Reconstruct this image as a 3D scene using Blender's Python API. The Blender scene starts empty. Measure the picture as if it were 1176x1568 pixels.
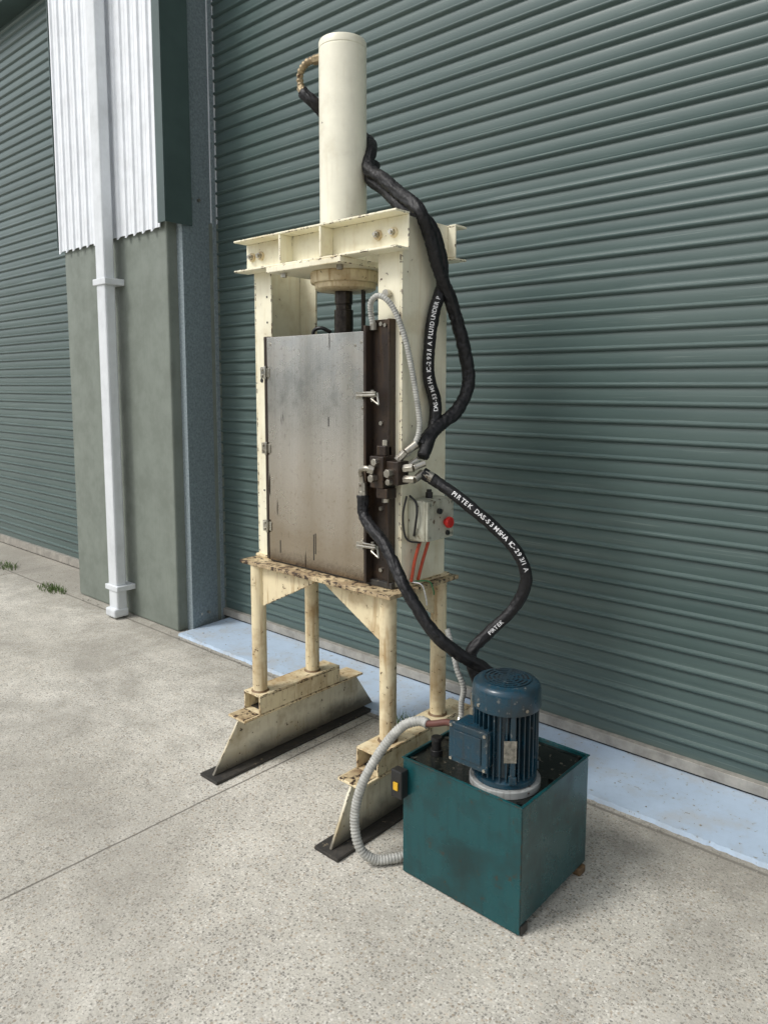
import bpy, bmesh, math, random
from mathutils import Vector, Matrix, noise
random.seed(7)
S=bpy.context.scene
S.view_settings.view_transform='Standard'; S.view_settings.look='None'; S.view_settings.exposure=0

# ---------------------------------------------------------------- materials
def newmat(n):
    m=bpy.data.materials.new(n); m.use_nodes=True
    nt=m.node_tree; b=nt.nodes['Principled BSDF']
    return m,nt,b
def N(nt,t,**k):
    n=nt.nodes.new(t)
    for a,v in k.items():
        if a in n.inputs: n.inputs[a].default_value=v
        else: setattr(n,a,v)
    return n
def coords(nt,scale=(1,1,1)):
    tc=N(nt,'ShaderNodeTexCoord'); mp=N(nt,'ShaderNodeMapping'); mp.inputs['Scale'].default_value=scale
    nt.links.new(tc.outputs['Object'],mp.inputs['Vector']); return mp.outputs['Vector']
def noise_t(nt,vec,scale,detail=3,rough=.6,dist=0):
    n=N(nt,'ShaderNodeTexNoise'); n.inputs['Scale'].default_value=scale; n.inputs['Detail'].default_value=detail
    n.inputs['Roughness'].default_value=rough; n.inputs['Distortion'].default_value=dist
    nt.links.new(vec,n.inputs['Vector']); return n.outputs['Fac']
def ramp(nt,fac,a,b,ca=0,cb=1):
    r=N(nt,'ShaderNodeMapRange'); r.inputs['From Min'].default_value=a; r.inputs['From Max'].default_value=b
    r.inputs['To Min'].default_value=ca; r.inputs['To Max'].default_value=cb
    nt.links.new(fac,r.inputs['Value']); return r.outputs['Result']
def mix(nt,fac,c1,c2,mode='MIX'):
    m=N(nt,'ShaderNodeMix',data_type='RGBA',blend_type=mode)
    if isinstance(fac,(int,float)): m.inputs[0].default_value=fac
    else: nt.links.new(fac,m.inputs[0])
    for i,c in ((6,c1),(7,c2)):
        if isinstance(c,tuple): m.inputs[i].default_value=(*c,1) if len(c)==3 else c
        else: nt.links.new(c,m.inputs[i])
    return m.outputs[2]
def math_n(nt,op,a,b=None):
    m=N(nt,'ShaderNodeMath',operation=op)
    for i,c in ((0,a),(1,b)):
        if c is None: continue
        if isinstance(c,(int,float)): m.inputs[i].default_value=c
        else: nt.links.new(c,m.inputs[i])
    return m.outputs[0]
def bump(nt,b,h,strength=.3,dist=.002):
    bp=N(nt,'ShaderNodeBump'); bp.inputs['Strength'].default_value=strength; bp.inputs['Distance'].default_value=dist
    nt.links.new(h,bp.inputs['Height']); nt.links.new(bp.outputs['Normal'],b.inputs['Normal'])

EDGE={}
def paint(name,base,grime=(.36,.27,.13),rust=(.07,.035,.018),g=.5,r=.5,rough=.45,metal=0,streak=1.0,bmp=.15,edge=0,lowgrime=None,stain=None):
    """g,r: 0..1 amounts of grime and rust"""
    def build(nm,rr,gg):
        m,nt,b=newmat(nm)
        v=coords(nt); vs=coords(nt,(1,1,.08))
        n1=noise_t(nt,v,6,4,.68); n2=noise_t(nt,v,48,3,.7); ns=noise_t(nt,vs,60,3,.6)
        var=mix(nt,ramp(nt,n1,.3,.7),tuple(min(1,c*1.05) for c in base),tuple(c*.88 for c in base))
        gf=math_n(nt,'MULTIPLY',ramp(nt,n1,.60-.20*gg,.76-.12*gg),min(1,gg*1.1))
        c=mix(nt,gf,var,grime)
        sf=math_n(nt,'MULTIPLY',ramp(nt,ns,.53,.70),.7*gg*streak)
        c=mix(nt,sf,c,grime)
        if rr>0:
            rf=ramp(nt,n2,.715-.15*rr,.735-.15*rr)
            rf2=math_n(nt,'MULTIPLY',rf,ramp(nt,n1,.57-.22*rr,.61-.22*rr))
            c=mix(nt,rf2,c,rust)
        if lowgrime or stain:
            sep=N(nt,'ShaderNodeSeparateXYZ'); nt.links.new(v,sep.inputs[0])
        if lowgrime:
            z0,z1,col=lowgrime
            zz=math_n(nt,'ADD',sep.outputs['Z'],math_n(nt,'MULTIPLY',math_n(nt,'SUBTRACT',n1,.5),(z1-z0)*2.2))
            c=mix(nt,math_n(nt,'MULTIPLY',ramp(nt,zz,z1,z0),.85),c,col)
        if stain:
            (sx,sz,sr,col)=stain
            vd=N(nt,'ShaderNodeVectorMath',operation='DISTANCE'); nt.links.new(v,vd.inputs[0]); vd.inputs[1].default_value=(sx,1.70,sz)
            dd=math_n(nt,'ADD',vd.outputs['Value'],math_n(nt,'MULTIPLY',math_n(nt,'SUBTRACT',n2,.5),.14))
            c=mix(nt,math_n(nt,'MULTIPLY',ramp(nt,dd,sr,sr*.6),.45),c,col)
        nt.links.new(c,b.inputs['Base Color'])
        nt.links.new(ramp(nt,n1,.3,.7,rough-.08,rough+.15),b.inputs['Roughness'])
        b.inputs['Metallic'].default_value=metal
        if bmp: bump(nt,b,n2,bmp,.002)
        return m
    m=build(name,r,g)
    if edge: EDGE[name]=build(name+'_worn_edge',min(1.6,r+edge),min(1,g+.35))
    return m
CREAM=paint('cream_paint',(.83,.79,.61),grime=(.60,.49,.28),g=.38,r=.22,edge=.75)
CREAM_CYL=paint('cream_paint_clean',(.82,.795,.65),grime=(.60,.53,.36),g=.28,r=.08,rough=.32,bmp=.04)
CREAM_DIRTY=paint('cream_paint_dirty',(.74,.64,.42),grime=(.38,.24,.10),rust=(.07,.035,.017),g=.70,r=.46,rough=.52,bmp=.3,edge=.7,streak=1.4)
FOOTP=paint('foot_paint',(.68,.64,.50),grime=(.34,.27,.15),rust=(.05,.035,.02),g=.62,r=.42,rough=.6,bmp=.35,edge=.7,lowgrime=(.03,.10,(.045,.038,.028)))
TABLEM=paint('worn_table_top',(.56,.45,.27),grime=(.15,.085,.04),rust=(.035,.02,.012),g=1.0,r=1.1,rough=.5,bmp=.6,edge=.3)
RUSTY=paint('rusty_steel',(.20,.125,.06),grime=(.045,.028,.018),rust=(.45,.36,.2),g=.7,r=.35,rough=.55,bmp=.6)
BLACKGRIME=paint('black_grime',(.030,.028,.025),grime=(.09,.08,.065),rust=(.22,.18,.12),g=.5,r=.4,rough=.6,bmp=.5)
DARKSTEEL=paint('dark_steel',(.036,.027,.022),grime=(.10,.06,.03),rust=(.012,.010,.008),g=.6,r=.5,rough=.32,metal=.3)
TEAL=paint('teal_tank_paint',(.005,.062,.068),grime=(.006,.028,.030),rust=(.035,.035,.025),g=.7,r=.45,rough=.26,bmp=.10,edge=.6,stain=(-1.21,.15,.07,(.004,.016,.016)))
OILY=paint('oily_black',(.008,.010,.009),grime=(.035,.032,.022),rust=(.12,.11,.085),g=.4,r=.55,rough=.16,bmp=.6)
MOTOR=paint('motor_blue_paint',(.008,.040,.064),grime=(.022,.026,.026),rust=(.10,.11,.11),g=.75,r=.45,rough=.26,bmp=.2,edge=.4)
FIT=paint('zinc_fittings',(.50,.48,.42),grime=(.12,.09,.05),g=.55,r=.45,rough=.28,metal=.9)
BRASS=paint('yellow_zinc',(.45,.36,.22),grime=(.10,.07,.04),g=.7,r=.5,rough=.4,metal=.6)
RING=paint('grey_ring',(.30,.31,.30),grime=(.10,.095,.08),g=.7,r=.6,rough=.5)
CBOX=paint('control_box_paint',(.48,.48,.39),grime=(.17,.15,.09),g=.65,r=.55,rough=.5)
def simple(name,c,rough=.5,metal=0,sc=30,amp=.15,bmp=.1):
    m,nt,b=newmat(name); v=coords(nt); n=noise_t(nt,v,sc,3)
    col=mix(nt,ramp(nt,n,.3,.7),tuple(x*(1-amp) for x in c),tuple(min(1,x*(1+amp)) for x in c))
    nt.links.new(col,b.inputs['Base Color']); b.inputs['Roughness'].default_value=rough; b.inputs['Metallic'].default_value=metal
    if bmp>.05: bump(nt,b,n,bmp,.002)
    return m
HOSE=simple('hose_sleeve_fabric',(.0085,.0085,.0095),.52,0,160,.4,.5); HOSE.node_tree.nodes['Principled BSDF'].inputs['Specular IOR Level'].default_value=.38
CONDUIT=simple('grey_conduit_plastic',(.38,.38,.35),.5,0,40,.25)
RED=simple('red_button_plastic',(.55,.02,.015),.35)
REDH=simple('red_cable',(.45,.07,.03),.45)
YEL=simple('yellow_switch',(.6,.35,.02),.4)
BLK=simple('black_plastic',(.015,.015,.015),.4)
WHITE=simple('white_print',(.72,.72,.72),.6,0,120,.3,0)
RODM=simple('oiled_ram_steel',(.05,.042,.036),.28,.8,60,.4)
PLATE=simple('aluminium_nameplate',(.22,.21,.18),.35,.5,90,.5)
STONE=simple('pebbles',(.30,.28,.24),.8,0,60,.5,0)

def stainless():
    m,nt,b=newmat('stained_steel_painted_reflections')
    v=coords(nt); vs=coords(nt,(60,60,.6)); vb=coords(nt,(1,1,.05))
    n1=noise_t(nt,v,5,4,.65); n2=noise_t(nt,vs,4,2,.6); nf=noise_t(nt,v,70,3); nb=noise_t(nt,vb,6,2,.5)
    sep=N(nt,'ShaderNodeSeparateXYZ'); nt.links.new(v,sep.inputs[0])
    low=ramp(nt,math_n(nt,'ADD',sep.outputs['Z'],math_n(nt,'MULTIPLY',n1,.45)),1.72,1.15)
    c=mix(nt,ramp(nt,nb,.38,.60),(.66,.65,.60),(.92,.915,.88))  # pale vertical bands: soft reflections put into the steel colour
    c=mix(nt,math_n(nt,'MULTIPLY',low,.85),c,(.36,.29,.20))  # browner lower part: dirt, plus dark yard reflections put into the colour
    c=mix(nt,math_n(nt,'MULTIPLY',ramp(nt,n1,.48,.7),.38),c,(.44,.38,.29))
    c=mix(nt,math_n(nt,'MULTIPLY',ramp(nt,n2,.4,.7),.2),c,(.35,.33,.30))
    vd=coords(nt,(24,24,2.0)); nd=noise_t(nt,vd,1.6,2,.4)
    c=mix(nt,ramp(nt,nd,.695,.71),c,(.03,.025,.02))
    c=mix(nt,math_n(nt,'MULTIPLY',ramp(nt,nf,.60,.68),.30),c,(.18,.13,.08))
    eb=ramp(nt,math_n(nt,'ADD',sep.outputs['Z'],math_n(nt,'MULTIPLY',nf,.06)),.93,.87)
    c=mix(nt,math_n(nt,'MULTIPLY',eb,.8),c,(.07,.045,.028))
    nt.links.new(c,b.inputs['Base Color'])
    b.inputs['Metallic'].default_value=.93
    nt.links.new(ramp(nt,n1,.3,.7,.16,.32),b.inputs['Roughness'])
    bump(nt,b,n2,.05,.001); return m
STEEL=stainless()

def doormat():
    m,nt,b=newmat('green_roller_curtain')
    v=coords(nt); vs=coords(nt,(.5,1,14)); vf=coords(nt,(1.0,1,70))
    n1=noise_t(nt,vs,1.3,3,.6); n2=noise_t(nt,vf,2,3,.65); n3=noise_t(nt,v,1.2,3)
    c=mix(nt,ramp(nt,n1,.3,.7),(.068,.104,.099),(.087,.128,.120))
    c=mix(nt,math_n(nt,'MULTIPLY',ramp(nt,n3,.45,.75),.35),c,(.12,.16,.148))
    c=mix(nt,math_n(nt,'MULTIPLY',ramp(nt,n2,.62,.70),.45),c,(.20,.25,.235))
    nt.links.new(c,b.inputs['Base Color']); nt.links.new(ramp(nt,n3,.3,.7,.32,.44),b.inputs['Roughness'])
    return m
DOOR=doormat()
COL=paint('grey_green_panel',(.185,.21,.18),grime=(.145,.165,.138),rust=(.3,.33,.29),g=.6,r=.0,rough=.6,bmp=.04)
WCLAD=paint('white_cladding',(.78,.81,.84),grime=(.66,.68,.69),g=.25,r=0,rough=.45,bmp=0)
FLASH=simple('dark_green_flashing',(.050,.080,.074),.45,0,5,.15,.02)
GUIDE=simple('blue_grey_galvanised_guide',(.24,.29,.31),.5,.1,70,.28,.02)
PIPEM=paint('downpipe_paint',(.66,.69,.71),grime=(.52,.54,.54),g=.25,r=0,rough=.4,bmp=.0)
RAIL=simple('door_bottom_rail',(.36,.34,.30),.5,.3,20,.25)
BLUES=paint('blue_threshold_paint',(.40,.50,.61),grime=(.40,.43,.45),rust=(.25,.25,.23),g=.65,r=.50,rough=.7,streak=0,bmp=.4)

def groundmat():
    m,nt,b=newmat('exposed_aggregate_concrete')
    v=coords(nt)
    big=noise_t(nt,v,.9,4,.65); mid=noise_t(nt,v,5.5,4,.72); fine=noise_t(nt,v,150,2,.7)
    def voro(scale):
        n=N(nt,'ShaderNodeTexVoronoi'); n.feature='F1'; n.inputs['Scale'].default_value=scale
        nt.links.new(v,n.inputs['Vector']); return n
    v1=voro(120); v2=voro(200)
    base=mix(nt,ramp(nt,big,.35,.65),(.50,.475,.405),(.67,.645,.57))
    base=mix(nt,math_n(nt,'MULTIPLY',ramp(nt,mid,.40,.66),.6),base,(.42,.40,.345))
    base=mix(nt,math_n(nt,'MULTIPLY',ramp(nt,fine,.42,.62),.5),base,(.34,.325,.285))
    sepc=N(nt,'ShaderNodeSeparateColor'); nt.links.new(v1.outputs['Color'],sepc.inputs[0])
    core=ramp(nt,v1.outputs['Distance'],.60,.38)
    dens=ramp(nt,mid,.35,.62,-.03,.22)
    dk=math_n(nt,'MULTIPLY',core,ramp(nt,math_n(nt,'ADD',sepc.outputs[0],dens),.78,.84))
    base=mix(nt,math_n(nt,'MULTIPLY',dk,.68),base,(.14,.135,.12))
    lt=math_n(nt,'MULTIPLY',core,ramp(nt,sepc.outputs[1],.62,.72))
    base=mix(nt,math_n(nt,'MULTIPLY',lt,.45),base,(.80,.78,.71))
    br=math_n(nt,'MULTIPLY',core,ramp(nt,sepc.outputs[2],.88,.9))
    base=mix(nt,math_n(nt,'MULTIPLY',br,.45),base,(.38,.29,.19))
    sepd=N(nt,'ShaderNodeSeparateColor'); nt.links.new(v2.outputs['Color'],sepd.inputs[0])
    pit=math_n(nt,'MULTIPLY',ramp(nt,v2.outputs['Distance'],.5,.3),ramp(nt,math_n(nt,'ADD',sepd.outputs[0],dens),.74,.80))
    base=mix(nt,math_n(nt,'MULTIPLY',pit,.68),base,(.17,.16,.14))
    st=noise_t(nt,coords(nt,(1,1.4,1)),.6,5,.72,.6)
    base=mix(nt,math_n(nt,'MULTIPLY',ramp(nt,st,.49,.64),.55),base,(.25,.235,.20))
    sep=N(nt,'ShaderNodeSeparateXYZ'); nt.links.new(v,sep.inputs[0])
    wob=math_n(nt,'MULTIPLY',math_n(nt,'SUBTRACT',mid,.5),.012)
    def line(axis,pos,w):
        d=math_n(nt,'ABSOLUTE',math_n(nt,'ADD',math_n(nt,'SUBTRACT',sep.outputs[axis],pos),wob))
        return ramp(nt,d,w,w*.4)
    j=line('X',-2.25,.006)
    for p in (-6.3,2.2): j=math_n(nt,'MAXIMUM',j,line('X',p,.006))
    j=math_n(nt,'MAXIMUM',j,line('Y',2.46,.010))
    base=mix(nt,math_n(nt,'MULTIPLY',j,.8),base,(.10,.09,.075))
    edge=math_n(nt,'MULTIPLY',ramp(nt,math_n(nt,'ADD',sep.outputs['Y'],math_n(nt,'MULTIPLY',mid,.6)),2.45,2.80),.55)
    base=mix(nt,edge,base,(.22,.205,.17))
    nt.links.new(base,b.inputs['Base Color']); b.inputs['Roughness'].default_value=.85
    bump(nt,b,math_n(nt,'SUBTRACT',1.0,v1.outputs['Distance']),.30,.003)
    return m
GROUND=groundmat()
GRASS=simple('grass_green',(.09,.15,.035),.6,0,40,.4,0)

# ---------------------------------------------------------------- helpers
def empty(n,loc=(0,0,0)):
    e=bpy.data.objects.new(n,None); S.collection.objects.link(e); e.location=loc; e.empty_display_size=.1; return e
def link(me,name,mat,parent,smooth=False,bevel=0,auto=None):
    o=bpy.data.objects.new(name,me); S.collection.objects.link(o)
    if mat: me.materials.append(mat)
    if smooth or auto is not None:
        for p in me.polygons: p.use_smooth=True
    if auto is not None:
        me.set_sharp_from_angle(angle=math.radians(auto))
    if parent: 
        o.parent=parent; o.matrix_parent_inverse=Matrix.Translation(parent.location).inverted()
    if bevel:
        m=o.modifiers.new('bev','BEVEL'); m.width=bevel; m.segments=2; m.limit_method='ANGLE'
        if mat and mat.name in EDGE:
            me.materials.append(EDGE[mat.name]); m.material=1; m.width=max(bevel,.0026)
    return o
def fin(bm,name,mat,parent,**k):
    bmesh.ops.recalc_face_normals(bm,faces=bm.faces)
    me=bpy.data.meshes.new(name); bm.to_mesh(me); bm.free(); return link(me,name,mat,parent,**k)
def addbox(bm,x0,x1,y0,y1,z0,z1,M=None):
    vs=[Vector(p) for p in [(x0,y0,z0),(x1,y0,z0),(x1,y1,z0),(x0,y1,z0),(x0,y0,z1),(x1,y0,z1),(x1,y1,z1),(x0,y1,z1)]]
    if M: vs=[M@v for v in vs]
    b=[bm.verts.new(v) for v in vs]
    for f in [(0,3,2,1),(4,5,6,7),(0,1,5,4),(1,2,6,5),(2,3,7,6),(3,0,4,7)]: bm.faces.new([b[i] for i in f])
def boxes(name,L,mat,parent,bevel=.0015):
    bm=bmesh.new()
    for b in L: addbox(bm,*b)
    return fin(bm,name,mat,parent,bevel=bevel)
def addprism(bm,pts,vec):
    a=[bm.verts.new(p) for p in pts]; b=[bm.verts.new(Vector(p)+Vector(vec)) for p in pts]
    bm.faces.new(a); bm.faces.new(b[::-1]); n=len(pts)
    for i in range(n): bm.faces.new([a[i],a[(i+1)%n],b[(i+1)%n],b[i]])
def prism(name,pts,vec,mat,parent,bevel=.001):
    bm=bmesh.new(); addprism(bm,pts,vec); return fin(bm,name,mat,parent,bevel=bevel)
def addcyl(bm,p0,p1,r0,r1=None,n=24):
    p0=Vector(p0);p1=Vector(p1); r1=r0 if r1 is None else r1
    T=(p1-p0).normalized(); A=T.orthogonal().normalized(); B=T.cross(A)
    ra=[];rb=[]
    for i in range(n):
        t=2*math.pi*i/n; d=A*math.cos(t)+B*math.sin(t)
        ra.append(bm.verts.new(p0+d*r0)); rb.append(bm.verts.new(p1+d*r1))
    for i in range(n): bm.faces.new([ra[i],ra[(i+1)%n],rb[(i+1)%n],rb[i]])
    bm.faces.new(ra[::-1]); bm.faces.new(rb)
def cyls(name,L,mat,parent,bevel=.001):
    bm=bmesh.new()
    for c in L: addcyl(bm,*c)
    return fin(bm,name,mat,parent,auto=35,bevel=bevel)
def lathe(name,prof,cx,cy,mat,parent,n=64):
    bm=bmesh.new(); rings=[]
    for r,z in prof:
        rings.append([bm.verts.new((cx+r*math.cos(2*math.pi*i/n),cy+r*math.sin(2*math.pi*i/n),z)) for i in range(n)])
    for a,b in zip(rings,rings[1:]):
        for i in range(n): bm.faces.new([a[i],a[(i+1)%n],b[(i+1)%n],b[i]])
    bm.faces.new(rings[0][::-1]); bm.faces.new(rings[-1])
    return fin(bm,name,mat,parent,auto=32)
def spline(pts,sub=14):
    P=[Vector(p) for p in pts]; P=[P[0]*2-P[1]]+P+[P[-1]*2-P[-2]]; out=[]
    for i in range(1,len(P)-2):
        p0,p1,p2,p3=P[i-1:i+3]
        for k in range(sub):
            t=k/sub
            out.append(.5*((2*p1)+(p2-p0)*t+(2*p0-5*p1+4*p2-p3)*t*t+(3*p1-p0-3*p2+p3)*t**3))
    out.append(P[-2]); 
    return out
def resample(path,step):
    L=[0]
    for a,b in zip(path,path[1:]): L.append(L[-1]+(b-a).length)
    n=max(3,int(L[-1]/step)); out=[];j=0
    for i in range(n+1):
        s=L[-1]*i/n
        while j<len(L)-2 and L[j+1]<s: j+=1
        t=(s-L[j])/max(1e-9,L[j+1]-L[j]); out.append(path[j].lerp(path[j+1],t))
    return out
def tube(name,pts,r,mat,parent,lump=0,corr=0,step=.006,n=20):
    if lump: step=.0035; n=28
    path=resample(spline(pts),step); bm=bmesh.new(); rings=[]
    T=(path[1]-path[0]).normalized(); A=T.orthogonal().normalized()
    seed=random.random()*50
    for i,p in enumerate(path):
        T=(path[min(i+1,len(path)-1)]-path[max(i-1,0)]).normalized()
        A=(A-T*A.dot(T)).normalized(); B=T.cross(A); ring=[]
        for k in range(n):
            a=2*math.pi*k/n; d=A*math.cos(a)+B*math.sin(a)
            rr=r
            if lump:
                rr+=lump*noise.noise(p*11+Vector((seed,0,0)))*.6
                w=noise.noise(Vector((d.x*2.2+seed,d.y*2.2,i*step*9+d.z*2.2)))
                rr-=lump*1.2*max(0,1-abs(w)*5)
                w=noise.noise(Vector((d.x*1.5,d.y*1.5+seed,i*step*38+d.z)))
                rr-=lump*.7*max(0,1-abs(w)*4)
            if corr: rr+=corr*math.cos(i*math.pi*2/4)
            ring.append(bm.verts.new(p+d*rr))
        rings.append(ring)
    for a,b in zip(rings,rings[1:]):
        for k in range(n): bm.faces.new([a[k],a[(k+1)%n],b[(k+1)%n],b[k]])
    bm.faces.new(rings[0][::-1]); bm.faces.new(rings[-1])
    return fin(bm,name,mat,parent,smooth=True)
def hose_text(name,pts,start,text,size,r,outv,parent,reverse=False):
    path=resample(spline(pts),.004)
    if reverse: path=path[::-1]
    outv=Vector(outv).normalized(); bm=bmesh.new(); s=start
    for ch in text:
        w=size*(.34 if ch in ' I1-/' else .66)
        i=int((s+w/2)/.004)
        if i+3>=len(path): break
        if ch!=' ':
            T=(path[i+3]-path[max(0,i-3)]).normalized(); Nn=(outv-T*outv.dot(T)).normalized(); Y=Nn.cross(T)
            cu=bpy.data.curves.new('tmp','FONT'); cu.body=ch; cu.size=size; cu.align_x='CENTER'; cu.extrude=0; cu.offset=.0003
            to=bpy.data.objects.new('tmp',cu); S.collection.objects.link(to)
            me=to.to_mesh(); c=path[i]+Nn*(r+.0022)-Y*size*.35
            M=Matrix(((T.x,Y.x,Nn.x,c.x),(T.y,Y.y,Nn.y,c.y),(T.z,Y.z,Nn.z,c.z),(0,0,0,1)))
            vs=[bm.verts.new(M@v.co) for v in me.vertices]
            for p in me.polygons:
                try: bm.faces.new([vs[k] for k in p.vertices])
                except ValueError: pass
            to.to_mesh_clear(); bpy.data.objects.remove(to); bpy.data.curves.remove(cu)
        s+=w
    me=bpy.data.meshes.new(name); bm.to_mesh(me); bm.free(); return link(me,name,WHITE,parent)

# ---------------------------------------------------------------- ground
bm=bmesh.new()
v=[bm.verts.new(p) for p in [(-150,-150,0),(150,-150,0),(150,150,0),(-150,150,0)]]; bm.faces.new(v)
fin(bm,'ground',GROUND,None)
bm=bmesh.new(); top=[];bot=[];back=[]
nx=900
for i in range(nx+1):
    x=-3.93+9.93*i/nx; y=2.495+.006*noise.noise(Vector((x*9,0,0)))+.007*noise.noise(Vector((x*40,3,0)))
    bot.append(bm.verts.new((x,y-.004,0))); top.append(bm.verts.new((x,y+.004,.014))); back.append(bm.verts.new((x,3.1,.03)))
for i in range(nx):
    bm.faces.new([bot[i],bot[i+1],top[i+1],top[i]]); bm.faces.new([top[i],top[i+1],back[i+1],back[i]])
fin(bm,'threshold_pavement',BLUES,None)
bm=bmesh.new()
for i in range(420):
    if i<260: x=random.uniform(-3.9,.4); y=2.475-abs(random.gauss(0,.018))
    elif i<340: x=random.uniform(-7,-3.95); y=2.50-abs(random.gauss(0,.03)) if x>-5.3 else 2.6+random.gauss(0,.12)
    else: x=random.uniform(-3.9,.4); y=random.uniform(2.55,2.86)
    r=random.uniform(.0015,.0045); zb=.0 if i<340 else .016
    M=Matrix.Translation((x,y,zb+r*.5))@Matrix.Rotation(random.random()*6,4,'Z')@Matrix.Diagonal((r*random.uniform(.8,1.6),r,r*.7,1))
    bmesh.ops.create_icosphere(bm,subdivisions=1,radius=1,matrix=M)
fin(bm,'gravel',STONE,None)

def tuft(cx,cy,n,r,h,name):
    bm=bmesh.new()
    for i in range(n):
        a=random.random()*6.28; d=r*random.random()**.6
        x=cx+d*math.cos(a)*1.6; y=cy+d*math.sin(a)*.6; hh=h*(.4+.6*random.random()); w=.0025
        lx=random.uniform(-.6,.6)*hh; ly=random.uniform(-.6,.6)*hh; b=random.random()*3.14
        p=[(x-w*math.cos(b),y-w*math.sin(b),0),(x+w*math.cos(b),y+w*math.sin(b),0)]
        q=[(x+lx*.4+w*.8*math.cos(b),y+ly*.4+w*.8*math.sin(b),hh*.6),(x+lx*.4-w*.8*math.cos(b),y+ly*.4-w*.8*math.sin(b),hh*.6)]
        vs=[bm.verts.new(t) for t in p+q]; t=bm.verts.new((x+lx,y+ly,hh)); bm.faces.new(vs); bm.faces.new([vs[3],vs[2],t])
    fin(bm,name,GRASS,None)
tuft(-5.55,2.44,220,.12,.04,'grass_tuft')
tuft(-6.55,2.5,120,.12,.05,'grass_tuft.001')
tuft(-2.02,2.47,140,.06,.09,'grass_tuft.002')

# ---------------------------------------------------------------- building
B=empty('warehouse_building')
def curtain(name,x0,x1,z0,z1,y,parent=None):
    pitch=.0745; prof=[(0,0),(.012,-.0022),(.027,-.0032),(.042,-.0022),(.0515,0),(.0545,-.005),(.058,-.0125),(.0625,-.0160),(.068,-.0150),(.0715,-.008),(.0735,-.001)]
    bm=bmesh.new(); prev=None; z=z0
    xs=[x0+(x1-x0)*i/24 for i in range(25)]
    while z<z1:
        for dz,dy in prof:
            row=[bm.verts.new((x,y+dy+.004*noise.noise(Vector((x*.6,z*.8,1))),z+dz)) for x in xs]
            if prev:
                for i in range(24): bm.faces.new([prev[i],prev[i+1],row[i+1],row[i]])
            prev=row
        z+=pitch
    return fin(bm,name,DOOR,parent or B,auto=50)
curtain('roller_curtain',-4.04,4.5,.075,4.7,2.905)
curtain('side_roller_curtain',-11.5,-5.3,.075,4.7,2.905)
boxes('door_bottom_rails',[(-4.03,4.5,2.875,2.915,.034,.078),(-11.5,-5.3,2.875,2.915,.01,.078)],RAIL,B)
boxes('door_rail_seals',[(-4.03,4.5,2.885,2.905,.022,.034)],BLK,B,0)
boxes('door_header',[(-4.05,4.5,2.72,3.2,4.65,5.1),(-11.5,-5.25,2.72,3.2,4.65,5.1)],FLASH,B)
boxes('wall_column',[(-5.29,-3.985,2.53,3.1,0,2.56)],COL,B,.012)
prism('door_guide',[(-3.985,2.60,0),(-3.925,2.60,0),(-3.992,2.86,0),(-3.982,2.86,0),(-3.985,2.89,0),(-4.045,2.89,0)],(0,0,5),GUIDE,B,.001)
boxes('side_door_guide',[(-5.36,-5.29,2.72,2.86,0,5.0)],GUIDE,B,.002)
boxes('corner_flashing',[(-3.985,-3.905,2.475,2.483,2.50,6),(-3.913,-3.905,2.483,2.66,2.50,6),(-5.33,-5.322,2.50,2.72,2.50,6)],FLASH,B,.001)
boxes('flashing_infill',[(-3.97,-3.92,2.5,2.595,2.57,6)],FLASH,B,.001)
cyls('guide_bolts',[((-3.97,y,2.67),(-3.94,y,2.67),.009,.009,6) for y in (2.68,2.74)]+[((-3.97,y,.09),(-3.945,y,.09),.009,.009,6) for y in (2.68,2.74)],FIT,B,0)
bm=bmesh.new(); pts=[]; x=-5.31; rib=[(0,0),(.007,-.012),(.024,-.012),(.031,0),(.056,0),(.060,-.003),(.066,-.003),(.070,0)]
while x<-3.99:
    for dx,dy in rib:
        if x+dx<-3.99: pts.append((x+dx,2.512+dy))
    x+=.100
a=[bm.verts.new((p[0],p[1],2.47+.018*(1 if p[1]>2.505 else 0))) for p in pts]; b=[bm.verts.new((p[0],p[1],6)) for p in pts]
for i in range(len(a)-1): bm.faces.new([a[i],a[i+1],b[i+1],b[i]])
fin(bm,'wall_cladding',WCLAD,B)
boxes('upper_wall',[(-11.5,4.5,3.2,3.4,0,6),(-11.5,4.5,2.95,3.2,5.1,6),(-5.28,-3.99,2.55,3.1,2.56,6)],WCLAD,B,0)
boxes('roof_gutter',[(-11.6,4.6,2.35,2.55,6.0,6.18),(-11.6,4.6,2.55,9,6.05,6.15)],FLASH,B,0)

# unseen warehouse across the yard, added for reflections in the guard panel
B2=empty('unseen_warehouse_building',(-10,-19,0))
boxes('unseen_far_wall',[(-40,20,-22,-19,0,2.4)],COL,B2,0)
boxes('unseen_far_cladding',[(-40,20,-22,-19.03,2.4,5.5)],WCLAD,B2,0)
boxes('unseen_far_roller_doors',[(x,x+5,-19.0,-18.96,0,4.2) for x in (-38,-30,-22,-14,-6,2,10)],DOOR,B2,0)
boxes('unseen_far_gutter',[(-40.3,20.3,-22.2,-18.8,5.5,5.7)],FLASH,B2,0)

# downpipe
D=empty('downpipe',(-4.56,2.44,0))
boxes('pipe',[(-4.615,-4.505,2.405,2.48,.05,6.0)],PIPEM,D,.012)
boxes('pipe_clips',[(-4.64,-4.48,2.395,2.53,2.185,2.225),(-4.64,-4.48,2.395,2.53,.19,.225)],PIPEM,D,.004)
boxes('pipe_shoe',[(-4.622,-4.498,2.38,2.485,.012,.07)],PIPEM,D,.012)

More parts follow.
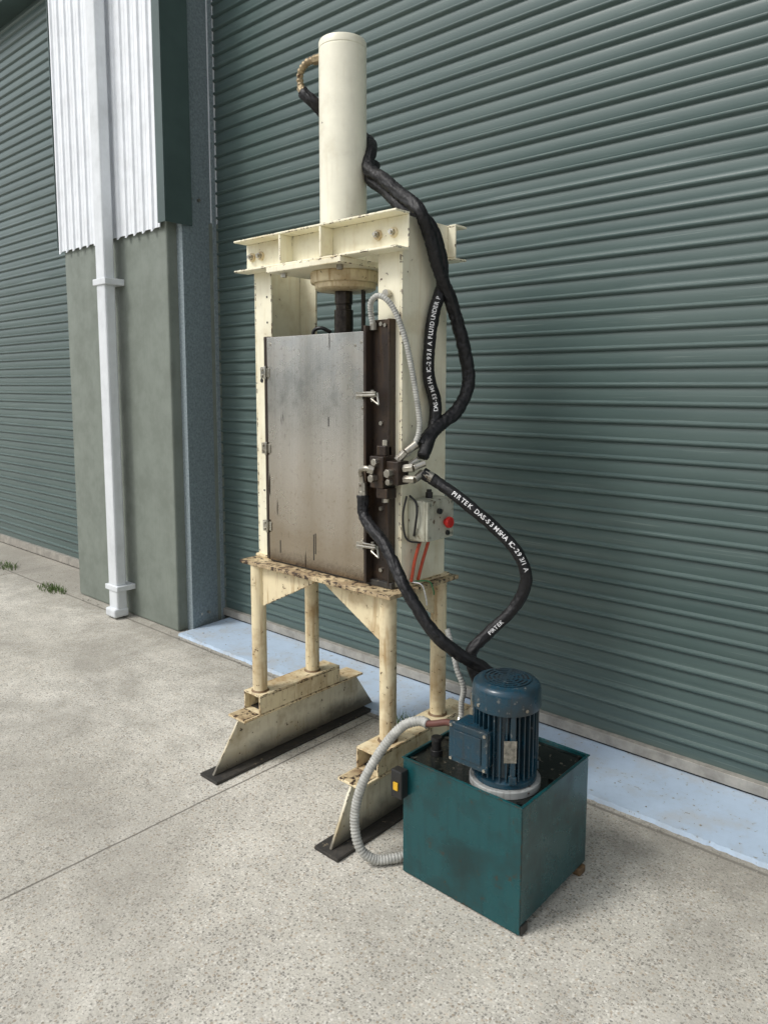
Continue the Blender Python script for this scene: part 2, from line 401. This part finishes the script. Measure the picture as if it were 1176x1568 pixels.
# ---------------------------------------------------------------- press
P=empty('hydraulic_press',(-2.03,2.06,0))
def foot(n,cx,yb0,yb1,yt0,yt1,yc0,yc1):
    boxes('foot_base_plate_'+n,[(cx-.055,cx+.055,yb0,yb1,.001,.013)],BLACKGRIME,P,.001)
    prism('foot_web_'+n,[(cx-.006,yb0+.02,.013),(cx-.006,yb1-.02,.013),(cx-.006,yt1-.01,.202),(cx-.006,yt0+.01,.202)],(.012,0,0),FOOTP,P)
    boxes('foot_top_plate_'+n,[(cx-.055,cx+.055,yt0,yt1,.202,.212)],CREAM_DIRTY,P,.0015)
    boxes('foot_channel_'+n,[(cx-.052,cx+.052,yc0,yc1,.282,.290),(cx-.052,cx-.044,yc0,yc1,.212,.282),(cx+.044,cx+.052,yc0,yc1,.212,.282)],CREAM_DIRTY,P,.0015)
foot('l',-2.355,1.61,2.58,1.75,2.44,1.83,2.29)
foot('r',-1.67,1.59,2.56,1.70,2.42,1.79,2.34)
boxes('channel_inner_strip',[(-2.398,-2.312,1.86,2.26,.2125,.216),(-1.713,-1.627,1.82,2.31,.2125,.216)],BLACKGRIME,P,0)  # dark strips along the floor inside each foot channel
boxes('foot_end_rust',[(-2.40,-2.31,1.752,1.828,.2125,.2145),(-1.715,-1.625,1.702,1.788,.2125,.2145)],TABLEM,P,0)
legs=[(-2.355,1.875),(-2.355,2.17),(-1.67,1.90),(-1.67,2.19)]
cyls('legs',[((x,y,.29),(x,y,.824),.0305,.0305,32) for x,y in legs],CREAM_DIRTY,P,0)
cyls('leg_welds',[((x,y,.29),(x,y,.297),.037,.032,32) for x,y in legs],RUSTY,P,0)
boxes('table_plate',[(-2.43,-1.61,1.84,2.235,.825,.840)],TABLEM,P,.002)
bm=bmesh.new()
addprism(bm,[(-2.325,1.872,.824),(-2.01,1.872,.824),(-2.03,1.872,.80),(-2.325,1.872,.655)],(0,.008,0))
addprism(bm,[(-1.70,1.895,.824),(-2.00,1.895,.824),(-1.98,1.895,.80),(-1.70,1.895,.645)],(0,.008,0))
addprism(bm,[(-1.675,1.93,.824),(-1.675,2.16,.824),(-1.675,2.16,.69),(-1.675,2.05,.76)],(.008,0,0))
addprism(bm,[(-2.36,1.90,.824),(-2.36,2.14,.824),(-2.36,2.14,.72)],(.008,0,0))
fin(bm,'table_gussets',CREAM_DIRTY,P,bevel=.001)
def column(n,xo,xi):
    s=1 if xi>xo else -1; t=.008*s
    a,b=sorted((xo,xo+t)); c,d=sorted((xo+t,xi))
    boxes('column_'+n,[(a,b,1.94,2.19,.84,2.118),(c,d,1.94,1.950,.84,2.118),(c,d,2.18,2.19,.84,2.118)],CREAM,P,.002)
column('l',-2.43,-2.325); column('r',-1.645,-1.755)
boxes('column_foot_plates',[(-2.432,-2.30,1.925,2.21,.8405,.852),(-1.77,-1.635,1.95,2.21,.8405,.852)],CREAM_DIRTY,P,.001)
cyls('flange_holes',[((x,1.9385,z),(x,1.941,z),r,r,16) for x,z,r in [(-2.36,1.60,.004),(-2.39,1.57,.009),(-2.37,1.42,.004),(-2.38,1.30,.004),(-2.385,1.12,.004),(-2.38,.97,.004),(-2.35,1.80,.004),(-2.35,1.9,.004),(-2.37,1.735,.004)]],BLK,P,0)
def beam(n,yw0,yw1,yf0,yf1):
    boxes('head_beam_'+n,[(-2.465,-1.612,yw0,yw1,2.005,2.112),(-2.465,-1.612,yf0,yf1,1.997,2.005),(-2.465,-1.612,yf0,yf1,2.112,2.120)],CREAM,P,.0015)
beam('front',1.932,1.939,1.868,1.939); beam('rear',2.191,2.198,2.191,2.262)
boxes('beam_stiffeners',[(x-.005,x+.005,1.870,1.932,2.005,2.112) for x in (-2.19,-1.97)]+[(x-.005,x+.005,2.198,2.26,2.005,2.112) for x in (-2.19,-1.97)],CREAM,P,.001)
for nm,mt,l in (('beam_washers',CREAM_DIRTY,((1.925,.017,24),)),('beam_bolts',FIT,((1.914,.011,6),(1.906,.006,16)))):
    cyls(nm,[((x,1.932,2.06),(x,yy,2.06),r,r,n) for x in (-2.425,-2.37,-1.745,-1.675) for yy,r,n in l],mt,P,0)
boxes('cylinder_clamp_plate',[(-2.26,-1.86,1.862,2.27,1.975,1.9965)],CREAM,P,.003)
lathe('cylinder_flange',[(.09,1.905),(.108,1.908),(.116,1.914),(.117,1.932),(.130,1.933),(.133,1.938),(.133,1.970),(.130,1.9745)],-2.03,2.06,CREAM_DIRTY,P)
cyls('clamp_bolts',[((x,y,1.975),(x,y,1.958),.012,.012,6) for x,y in [(-2.2,1.90),(-1.90,1.90),(-1.90,2.22),(-2.2,2.22)]],FIT,P,0)
lathe('press_cylinder',[(.088,1.997),(.088,2.768),(.0865,2.770),(.0865,2.773),(.088,2.775),(.088,2.795),(.085,2.801),(.076,2.804)],-2.03,2.05,CREAM_CYL,P,96)
lathe('ram_rod',[(.036,1.73),(.036,1.835),(.030,1.837),(.030,1.855),(.034,1.857),(.034,1.925)],-2.03,2.05,RODM,P,48)
cyls('guide_rods',[((-1.965,2.09,1.5),(-1.965,2.09,1.915),.008,.008,16),((-1.94,2.06,1.5),(-1.94,2.06,1.915),.006,.006,16)],RODM,P,0)
boxes('ram_platen',[(-2.22,-1.84,1.96,2.16,1.62,1.73)],DARKSTEEL,P,.004)
boxes('lower_platen',[(-2.26,-1.82,1.95,2.18,.841,.90)],DARKSTEEL,P,.004)
tube('ram_hose',[(-2.10,1.955,1.715),(-2.09,1.95,1.755),(-2.06,1.96,1.765),(-2.04,1.99,1.75)],.007,BLK,P)
# guard
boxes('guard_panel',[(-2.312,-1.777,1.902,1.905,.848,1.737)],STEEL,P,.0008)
boxes('guard_panel_slots',[(x-.0016,x+.0016,1.9008,1.902,z0,z1) for x,z0,z1 in [(-2.245,.885,.935),(-2.05,.885,.985),(-2.04,.91,.99),(-1.965,1.40,1.435)]],BLK,P,0)
boxes('guard_panel_return',[(-2.314,-2.3125,1.90,1.935,.848,1.735)],DARKSTEEL,P,0)
boxes('guard_rails',[(-2.345,-2.316,1.915,1.939,.845,1.742),(-1.774,-1.762,1.885,1.939,.850,1.755),(-1.762,-1.680,1.922,1.939,.850,1.775),(-1.680,-1.672,1.905,1.939,.850,1.775)],DARKSTEEL,P,.0015)
boxes('guard_foot_rail',[(-2.31,-1.66,1.906,1.925,.841,.862)],BLACKGRIME,P,.002)
cyls('guard_rail_bolts',[((-1.72,1.922,z),(-1.72,1.914,z),.008,.008,6) for z in (.90,1.12,1.42,1.76)]+[((-1.70,1.922,1.755),(-1.70,1.912,1.755),.007,.007,6)],FIT,P,0)
hb=bmesh.new()
for z in (1.60,1.30,.985):
    addbox(hb,-2.345,-2.317,1.896,1.913,z-.022,z+.022); addbox(hb,-2.312,-2.296,1.898,1.9015,z-.018,z+.018)
    addcyl(hb,(-2.316,1.894,z-.026),(-2.316,1.894,z+.026),.005,.005,12)
    for dz in (-.012,.012): addcyl(hb,(-2.331,1.896,z+dz),(-2.331,1.889,z+dz),.006,.006,6)
fin(hb,'guard_hinges',FIT,P,auto=35,bevel=.0008)
tb=bmesh.new()
for z in (1.515,.985):
    addbox(tb,-1.80,-1.768,1.875,1.900,z-.012,z+.012); addbox(tb,-1.765,-1.70,1.880,1.886,z-.004,z+.008)
    addcyl(tb,(-1.79,1.868,z),(-1.70,1.868,z+.004),.0045,.0045,10); addcyl(tb,(-1.73,1.885,z-.02),(-1.73,1.885,z+.02),.006,.006,12)
    addcyl(tb,(-1.702,1.878,z+.01),(-1.69,1.872,z-.03),.004,.004,10); addcyl(tb,(-1.768,1.878,z+.01),(-1.702,1.87,z+.012),.004,.004,10)
    addcyl(tb,(-1.725,1.872,z-.01),(-1.69,1.872,z-.03),.003,.003,10)
fin(tb,'toggle_clamps',FIT,P,auto=35)
cyls('panel_screws',[((x,1.9025,z),(x,1.900,z),.005,.005,12) for x,z in [(-1.80,1.70),(-1.83,1.69),(-2.29,1.71),(-1.795,1.47),(-1.795,1.0)]],FIT,P,0)
# manifold
boxes('valve_manifold',[(-1.725,-1.665,1.865,1.921,1.20,1.31),(-1.665,-1.61,1.88,1.937,1.215,1.295),(-1.712,-1.672,1.885,1.920,1.31,1.345),(-1.70,-1.65,1.87,1.92,1.165,1.20)],DARKSTEEL,P,.003)
cyls('valve_fittings',[((-1.61,1.91,1.27),(-1.575,1.92,1.275),.015,.015,6),((-1.61,1.91,1.235),(-1.57,1.92,1.235),.014,.014,6),
 ((-1.575,1.92,1.275),(-1.555,1.955,1.29),.011,.011,16),((-1.64,1.88,1.255),(-1.64,1.855,1.255),.015,.015,6),((-1.64,1.88,1.225),(-1.64,1.86,1.225),.011,.011,6),
 ((-1.695,1.865,1.29),(-1.695,1.85,1.29),.013,.013,6),((-1.70,1.865,1.235),(-1.70,1.84,1.235),.014,.014,6),((-1.64,1.91,1.295),(-1.62,1.93,1.325),.014,.013,6),
 ((-1.62,1.93,1.325),(-1.602,1.965,1.35),.012,.016,16),((-1.685,1.9,1.345),(-1.685,1.9,1.365),.01,.01,6),((-1.675,1.89,1.165),(-1.675,1.89,1.15),.012,.012,6),
 ((-1.57,1.92,1.235),(-1.565,1.955,1.255),.012,.014,16),((-1.64,1.937,1.26),(-1.61,1.99,1.30),.012,.012,16)],FIT,P,.0008)
tube('manifold_elbow',[(-1.70,1.855,1.262),(-1.725,1.845,1.268),(-1.752,1.85,1.258),(-1.758,1.86,1.23),(-1.757,1.862,1.20)],.010,FIT,P,step=.004)
cyls('elbow_nuts',[((-1.70,1.86,1.26),(-1.718,1.85,1.266),.016,.016,6),((-1.757,1.862,1.215),(-1.756,1.862,1.185),.015,.015,6),((-1.756,1.862,1.185),(-1.755,1.862,1.15),.016,.016,20)],FIT,P,.0008)
# control box
boxes('control_box',[(-1.644,-1.566,1.972,2.128,1.010,1.155)],CBOX,P,.006)
boxes('control_box_lid',[(-1.566,-1.557,1.975,2.125,1.013,1.152)],CBOX,P,.003)
cyls('control_box_screws',[((-1.557,y,z),(-1.554,y,z),.005,.005,12) for y in (1.988,2.112) for z in (1.026,1.140)],FIT,P,0)
cyls('stop_button',[((-1.557,2.075,1.072),(-1.544,2.075,1.072),.012,.012,20),((-1.544,2.075,1.072),(-1.531,2.075,1.072),.021,.019,28)],RED,P,.002)
cyls('selector_knob',[((-1.557,2.035,1.115),(-1.545,2.035,1.115),.010,.010,20),((-1.557,2.085,1.032),(-1.548,2.085,1.032),.009,.009,20)],BLK,P,.001)
tube('box_wire',[(-1.61,1.967,1.03),(-1.595,1.958,1.08),(-1.59,1.958,1.12),(-1.605,1.968,1.15),(-1.63,1.965,1.17)],.004,BLK,P)
tube('box_wire_low',[(-1.63,1.95,1.17),(-1.636,1.938,1.10),(-1.63,1.95,1.02),(-1.60,1.99,1.003)],.0035,BLK,P)
cyls('cable_gland',[((-1.61,2.05,1.155),(-1.61,2.05,1.175),.013,.013,6),((-1.61,2.05,1.175),(-1.61,2.05,1.185),.009,.009,12)],BLK,P,0)
tube('red_cable_a',[(-1.61,2.005,1.012),(-1.618,2.00,.98),(-1.626,1.99,.93),(-1.632,1.98,.86)],.006,REDH,P)
tube('red_cable_b',[(-1.60,2.04,1.012),(-1.607,2.035,.98),(-1.62,2.025,.92),(-1.63,2.015,.86)],.006,REDH,P)
tube('thin_wires',[(-1.63,1.99,.86),(-1.60,2.04,.855),(-1.595,2.06,.82),(-1.60,2.07,.80)],.0025,simple('green_wire',(.05,.2,.08)),P)
tube('thin_wire_white',[(-1.63,1.98,.86),(-1.60,2.0,.85),(-1.597,2.02,.80),(-1.60,2.03,.77)],.0025,WHITE,P)
tube('sensor_conduit',[(-1.75,1.91,1.755),(-1.75,1.898,1.80),(-1.735,1.885,1.835),(-1.70,1.89,1.85),(-1.66,1.91,1.81),(-1.625,1.935,1.70),(-1.605,1.965,1.53),(-1.60,1.98,1.40),(-1.615,1.95,1.33),(-1.63,1.93,1.31)],.0095,CONDUIT,P,corr=.001,step=.0022,n=14)
cyls('conduit_glands',[((-1.75,1.912,1.74),(-1.75,1.911,1.765),.013,.013,8),((-1.70,1.915,1.86),(-1.70,1.935,1.86),.014,.014,12)],FIT,P,0)
tube('top_port_elbow',[(-2.10,1.99,2.745),(-2.15,1.985,2.745),(-2.195,1.992,2.725),(-2.207,2.0,2.69),(-2.19,2.0,2.655)],.0125,BRASS,P,corr=.0018,step=.004)
cyls('top_port_nut',[((-2.085,1.995,2.745),(-2.12,1.988,2.745),.018,.018,6),((-2.207,2.0,2.675),(-2.185,2.0,2.645),.016,.016,6)],BRASS,P,.001)

# ---------------------------------------------------------------- hoses
H1=empty('hydraulic_hose',(-1.6,2.05,1.9))
A=[(-2.195,2.0,2.655),(-2.15,2.02,2.61),(-2.14,2.10,2.565),(-2.10,2.175,2.53),(-2.02,2.18,2.48),(-1.955,2.12,2.42),(-1.92,2.07,2.34),(-1.83,2.045,2.285),(-1.72,2.01,2.21),(-1.605,1.975,2.13),(-1.592,2.02,2.05),(-1.588,2.06,1.95),(-1.585,2.14,1.83),(-1.57,2.19,1.69),(-1.56,2.21,1.56),(-1.565,2.15,1.465),(-1.59,2.06,1.40),(-1.602,1.99,1.345)]
tube('sleeve',A,.0240,HOSE,H1,lump=.004)
A3=[(-1.97,2.16,2.38),(-1.93,2.09,2.31),(-1.84,2.07,2.25),(-1.73,2.03,2.17),(-1.615,2.04,2.10),(-1.60,2.09,2.0),(-1.605,2.105,1.90),(-1.615,2.075,1.80),(-1.615,2.052,1.69),(-1.615,2.05,1.58),(-1.61,2.08,1.49),(-1.60,2.06,1.41),(-1.575,1.97,1.31)]
H2=empty('hydraulic_hose.001',(-1.6,2.05,1.9))
tube('sleeve',A3,.0220,HOSE,H2,lump=.0025)
hose_text('sleeve_print',A3,.19,'DAS-53 MSHA IC-293/1 A FLUID UNDER P',.0205,.0220,(.6,-.75,.1),H2,reverse=True)
H3=empty('hydraulic_hose.002',(-1.4,2.0,1.0))
Bp=[(-1.565,1.955,1.255),(-1.52,1.98,1.225),(-1.43,2.0,1.17),(-1.33,2.05,1.08),(-1.26,2.08,1.0),(-1.24,2.10,.91),(-1.275,2.085,.815),(-1.34,2.03,.725),(-1.375,1.99,.67),(-1.37,1.985,.62),(-1.34,1.99,.55),(-1.33,1.99,.46)]
tube('sleeve',Bp,.0210,HOSE,H3,lump=.0025)
hose_text('sleeve_print',Bp,.13,'PIRTEK  DAS-53 MSHA IC-293/1 A',.0215,.0210,(.65,-.75,.15),H3)
hose_text('sleeve_print_low',Bp,.30,'PIRTEK',.018,.0210,(.5,-.85,.1),H3,reverse=True)
cyls('end_ferrules',[((-1.565,1.955,1.255),(-1.535,1.972,1.238),.018,.020,20),((-1.33,1.99,.46),(-1.33,1.99,.40),.018,.018,6)],FIT,H3,.001)
H4=empty('hydraulic_hose.003',(-1.5,1.85,.9))
Cp=[(-1.755,1.862,1.17),(-1.75,1.858,1.11),(-1.70,1.845,1.065),(-1.62,1.825,1.02),(-1.51,1.80,.90),(-1.41,1.82,.77),(-1.35,1.87,.70),(-1.30,1.93,.65),(-1.26,1.965,.60),(-1.25,1.98,.52),(-1.25,1.98,.44)]
tube('sleeve',Cp,.0215,HOSE,H4,lump=.0035)
cyls('end_ferrules',[((-1.25,1.98,.45),(-1.25,1.98,.39),.018,.018,6)],FIT,H4,.001)

# ---------------------------------------------------------------- power unit
U=empty('hydraulic_power_unit',(-1.215,1.9,0))
x0,x1,y0,y1=-1.43,-1.0,1.70,2.10
boxes('tank_walls',[(x0,x1,y0,y0+.004,.004,.385),(x0,x0+.004,y0+.004,y1,.03,.385),(x1-.004,x1,y0+.004,y1,.03,.385),(x0+.004,x1-.004,y1-.004,y1,.03,.385),(x0+.004,x1-.004,y0+.004,y1-.004,.03,.036)],TEAL,U,.0015)
boxes('tank_lid',[(x0+.004,x1-.004,y0+.004,y1-.004,.372,.377)],OILY,U,0)
boxes('tank_rim',[(x0-.004,x1+.004,y0-.004,y0+.006,.385,.389),(x0-.004,x0+.006,y0+.006,y1-.006,.385,.389),(x1-.006,x1+.004,y0+.006,y1-.006,.385,.389),(x0-.004,x1+.004,y1-.006,y1+.004,.385,.389)],TEAL,U,.001)
boxes('tank_front_feet',[(x1-.03,x1+.004,y0+.005,y0+.04,.001,.03)],BLACKGRIME,U,.003)
boxes('tank_rear_feet',[(x1-.035,x1+.008,y1-.05,y1-.01,.001,.026),(x0,x0+.035,y1-.05,y1-.01,.001,.026)],RUSTY,U,.005)
boxes('tank_switch',[(x0-.022,x0+.022,y0-.035,y0-.001,.265,.355)],BLK,U,.004)
boxes('tank_switch_rocker',[(x0-.008,x0+.010,y0-.040,y0-.035,.293,.318)],YEL,U,.001)
cyls('filler_cap',[((-1.375,1.80,.377),(-1.375,1.80,.395),.020,.020,24),((-1.375,1.80,.395),(-1.375,1.80,.43),.015,.015,24),((-1.375,1.80,.425),(-1.375,1.80,.436),.019,.017,24)],BLK,U,.001)
cyls('lid_bolts',[((x,y,.377),(x,y,.385),.008,.008,6) for x in (x0+.022,x1-.022) for y in (y0+.022,(y0+y1)/2,y1-.022)]+[((-1.2,y1-.022,.377),(-1.2,y1-.022,.385),.008,.008,6),((-1.30,y0+.022,.377),(-1.30,y0+.022,.385),.008,.008,6)],OILY,U,0)
boxes('return_block',[(-1.40,-1.30,1.96,2.05,.377,.42)],DARKSTEEL,U,.004)
cyls('return_fittings',[((-1.37,2.0,.42),(-1.37,2.0,.47),.017,.017,6),((-1.37,2.0,.47),(-1.37,2.0,.52),.013,.013,16),((-1.39,1.94,.44),(-1.35,1.95,.44),.014,.014,6)],FIT,U,.001)
mx,my=-1.125,1.808
lathe('motor_ring',[(.105,.378),(.105,.396),(.103,.399),(.085,.399)],mx,my,RING,U)
lathe('motor_flange',[(.080,.399),(.093,.401),(.093,.415),(.088,.419),(.076,.426),(.076,.63),(.06,.64)],mx,my,MOTOR,U)
fb=bmesh.new()
for i in range(32):
    a=2*math.pi*i/32
    M=Matrix.Translation((mx,my,0))@Matrix.Rotation(a,4,'Z')
    addbox(fb,.07,.0935,-.0018,.0018,.424,.628,M)
fin(fb,'motor_fins',MOTOR,U)
fb=bmesh.new()
for k in range(4):
    M=Matrix.Translation((mx,my,0))@Matrix.Rotation(math.radians(45+90*k),4,'Z')
    addbox(fb,.07,.100,-.011,.011,.416,.442,M); addbox(fb,.075,.098,-.008,.008,.442,.625,M)
fin(fb,'motor_lugs',MOTOR,U,bevel=.002)
lathe('motor_cowl',[(.093,.618),(.1000,.620),(.1015,.628),(.1000,.672),(.097,.684),(.089,.692),(.074,.6955),(.071,.6965)],mx,my,MOTOR,U,72)
lathe('cowl_grille_recess',[(.066,.6966),(.066,.6974)],mx,my,BLK,U,48)
gb=bmesh.new()
def addring(bm,r0,r1,z0,z1,n=48):
    V=[]
    for r,z in ((r0,z0),(r1,z0),(r1,z1),(r0,z1)):
        V.append([bm.verts.new((mx+r*math.cos(2*math.pi*i/n),my+r*math.sin(2*math.pi*i/n),z)) for i in range(n)])
    for a,b in zip(V,V[1:]+V[:1]):
        for i in range(n): bm.faces.new([a[i],a[(i+1)%n],b[(i+1)%n],b[i]])
for r in (.017,.030,.043,.056,.0685): addring(gb,r-.0030,r+.0030,.6976,.6995)
addcyl(gb,(mx,my,.6976),(mx,my,.6994),.009,.009,24)
for k in range(8):
    M=Matrix.Translation((mx,my,0))@Matrix.Rotation(math.radians(22+45*k),4,'Z'); addbox(gb,.008,.068,-.004,.004,.6977,.6990,M)
fin(gb,'cowl_grille',MOTOR,U)
cyls('cowl_screws',[((mx+.099*math.cos(a),my+.099*math.sin(a),.635),(mx+.104*math.cos(a),my+.104*math.sin(a),.635),.005,.005,8) for a in (-.4,-1.9,-2.9,1.2)],FIT,U,0)
boxes('motor_terminal_box',[(-1.240,-1.115,1.700,1.78,.455,.565)],MOTOR,U,.010)
boxes('motor_terminal_lid',[(-1.245,-1.110,1.688,1.700,.450,.570)],MOTOR,U,.004)
boxes('motor_terminal_lid_panel',[(-1.225,-1.130,1.684,1.688,.470,.550)],MOTOR,U,.003)
cyls('terminal_screws',[((x,1.688,z),(x,1.684,z),.005,.005,8) for x in (-1.236,-1.119) for z in (.459,.561)],FIT,U,0)
M=Matrix.Translation((mx,my,0))@Matrix.Rotation(math.radians(-50),4,'Z')
bm=bmesh.new(); addbox(bm,.0985,.1003,-.018,.018,.485,.55,M); fin(bm,'motor_nameplate',PLATE,U)
cyls('motor_gland',[((-1.242,1.74,.53),(-1.275,1.745,.53),.014,.014,6)],BLK,U,0)
tube('motor_cable',[(-1.27,1.745,.53),(-1.30,1.75,.525),(-1.34,1.745,.51),(-1.385,1.745,.495)],.010,simple('dark_red_cable',(.11,.04,.03)),U)
K=empty('flexible_conduit',(-1.5,1.65,.3))
tube('corrugated_sleeve',[(-1.37,1.745,.50),(-1.40,1.745,.50),(-1.45,1.72,.475),(-1.51,1.69,.39),(-1.56,1.65,.27),(-1.575,1.63,.16),(-1.55,1.625,.07),(-1.515,1.66,.025),(-1.47,1.72,.02),(-1.44,1.78,.02)],.0150,CONDUIT,K,corr=.0013,step=.0026,n=18)
K2=empty('flexible_conduit.001',(-1.4,1.95,.6))
tube('corrugated_sleeve',[(-1.45,1.95,.735),(-1.42,1.94,.68),(-1.385,1.92,.62),(-1.365,1.93,.56),(-1.38,1.94,.50),(-1.38,1.94,.44)],.009,CONDUIT,K2,corr=.001,step=.0024,n=14)

# ---------------------------------------------------------------- light, world, camera
W=bpy.data.worlds.new('World'); S.world=W; W.use_nodes=True; nt=W.node_tree
bg=nt.nodes['Background']; sky=nt.nodes.new('ShaderNodeTexSky'); sky.sky_type='NISHITA'; sky.sun_disc=False
el,az=math.radians(50),math.radians(205)
sky.sun_elevation=el; sky.sun_rotation=az; sky.air_density=1.0; sky.dust_density=3.0; sky.ozone_density=1
hs=nt.nodes.new('ShaderNodeHueSaturation'); hs.inputs['Saturation'].default_value=.25; hs.inputs['Value'].default_value=1.3
nt.links.new(sky.outputs[0],hs.inputs['Color']); nt.links.new(hs.outputs[0],bg.inputs[0]); bg.inputs[1].default_value=.15
sd=bpy.data.lights.new('sun','SUN'); sd.energy=1.5; sd.angle=math.radians(12); sd.color=(1,.97,.93)
so=bpy.data.objects.new('sun',sd); S.collection.objects.link(so)
d=Vector((math.sin(az)*math.cos(el),math.cos(az)*math.cos(el),math.sin(el)))
so.rotation_euler=d.to_track_quat('Z','Y').to_euler()
cd=bpy.data.cameras.new('camera'); co=bpy.data.objects.new('camera',cd); S.collection.objects.link(co)
cd.sensor_fit='AUTO'; cd.sensor_width=36; cd.lens=1135.5/1568*36; cd.shift_y=-66/1568; cd.clip_end=1000
R=Matrix.Rotation(math.radians(41.66),4,'Z')@Matrix.Rotation(math.radians(90-6.41),4,'X')@Matrix.Rotation(math.radians(.08),4,'Z')
co.matrix_world=Matrix.Translation((0,0,1.55))@R
S.camera=co
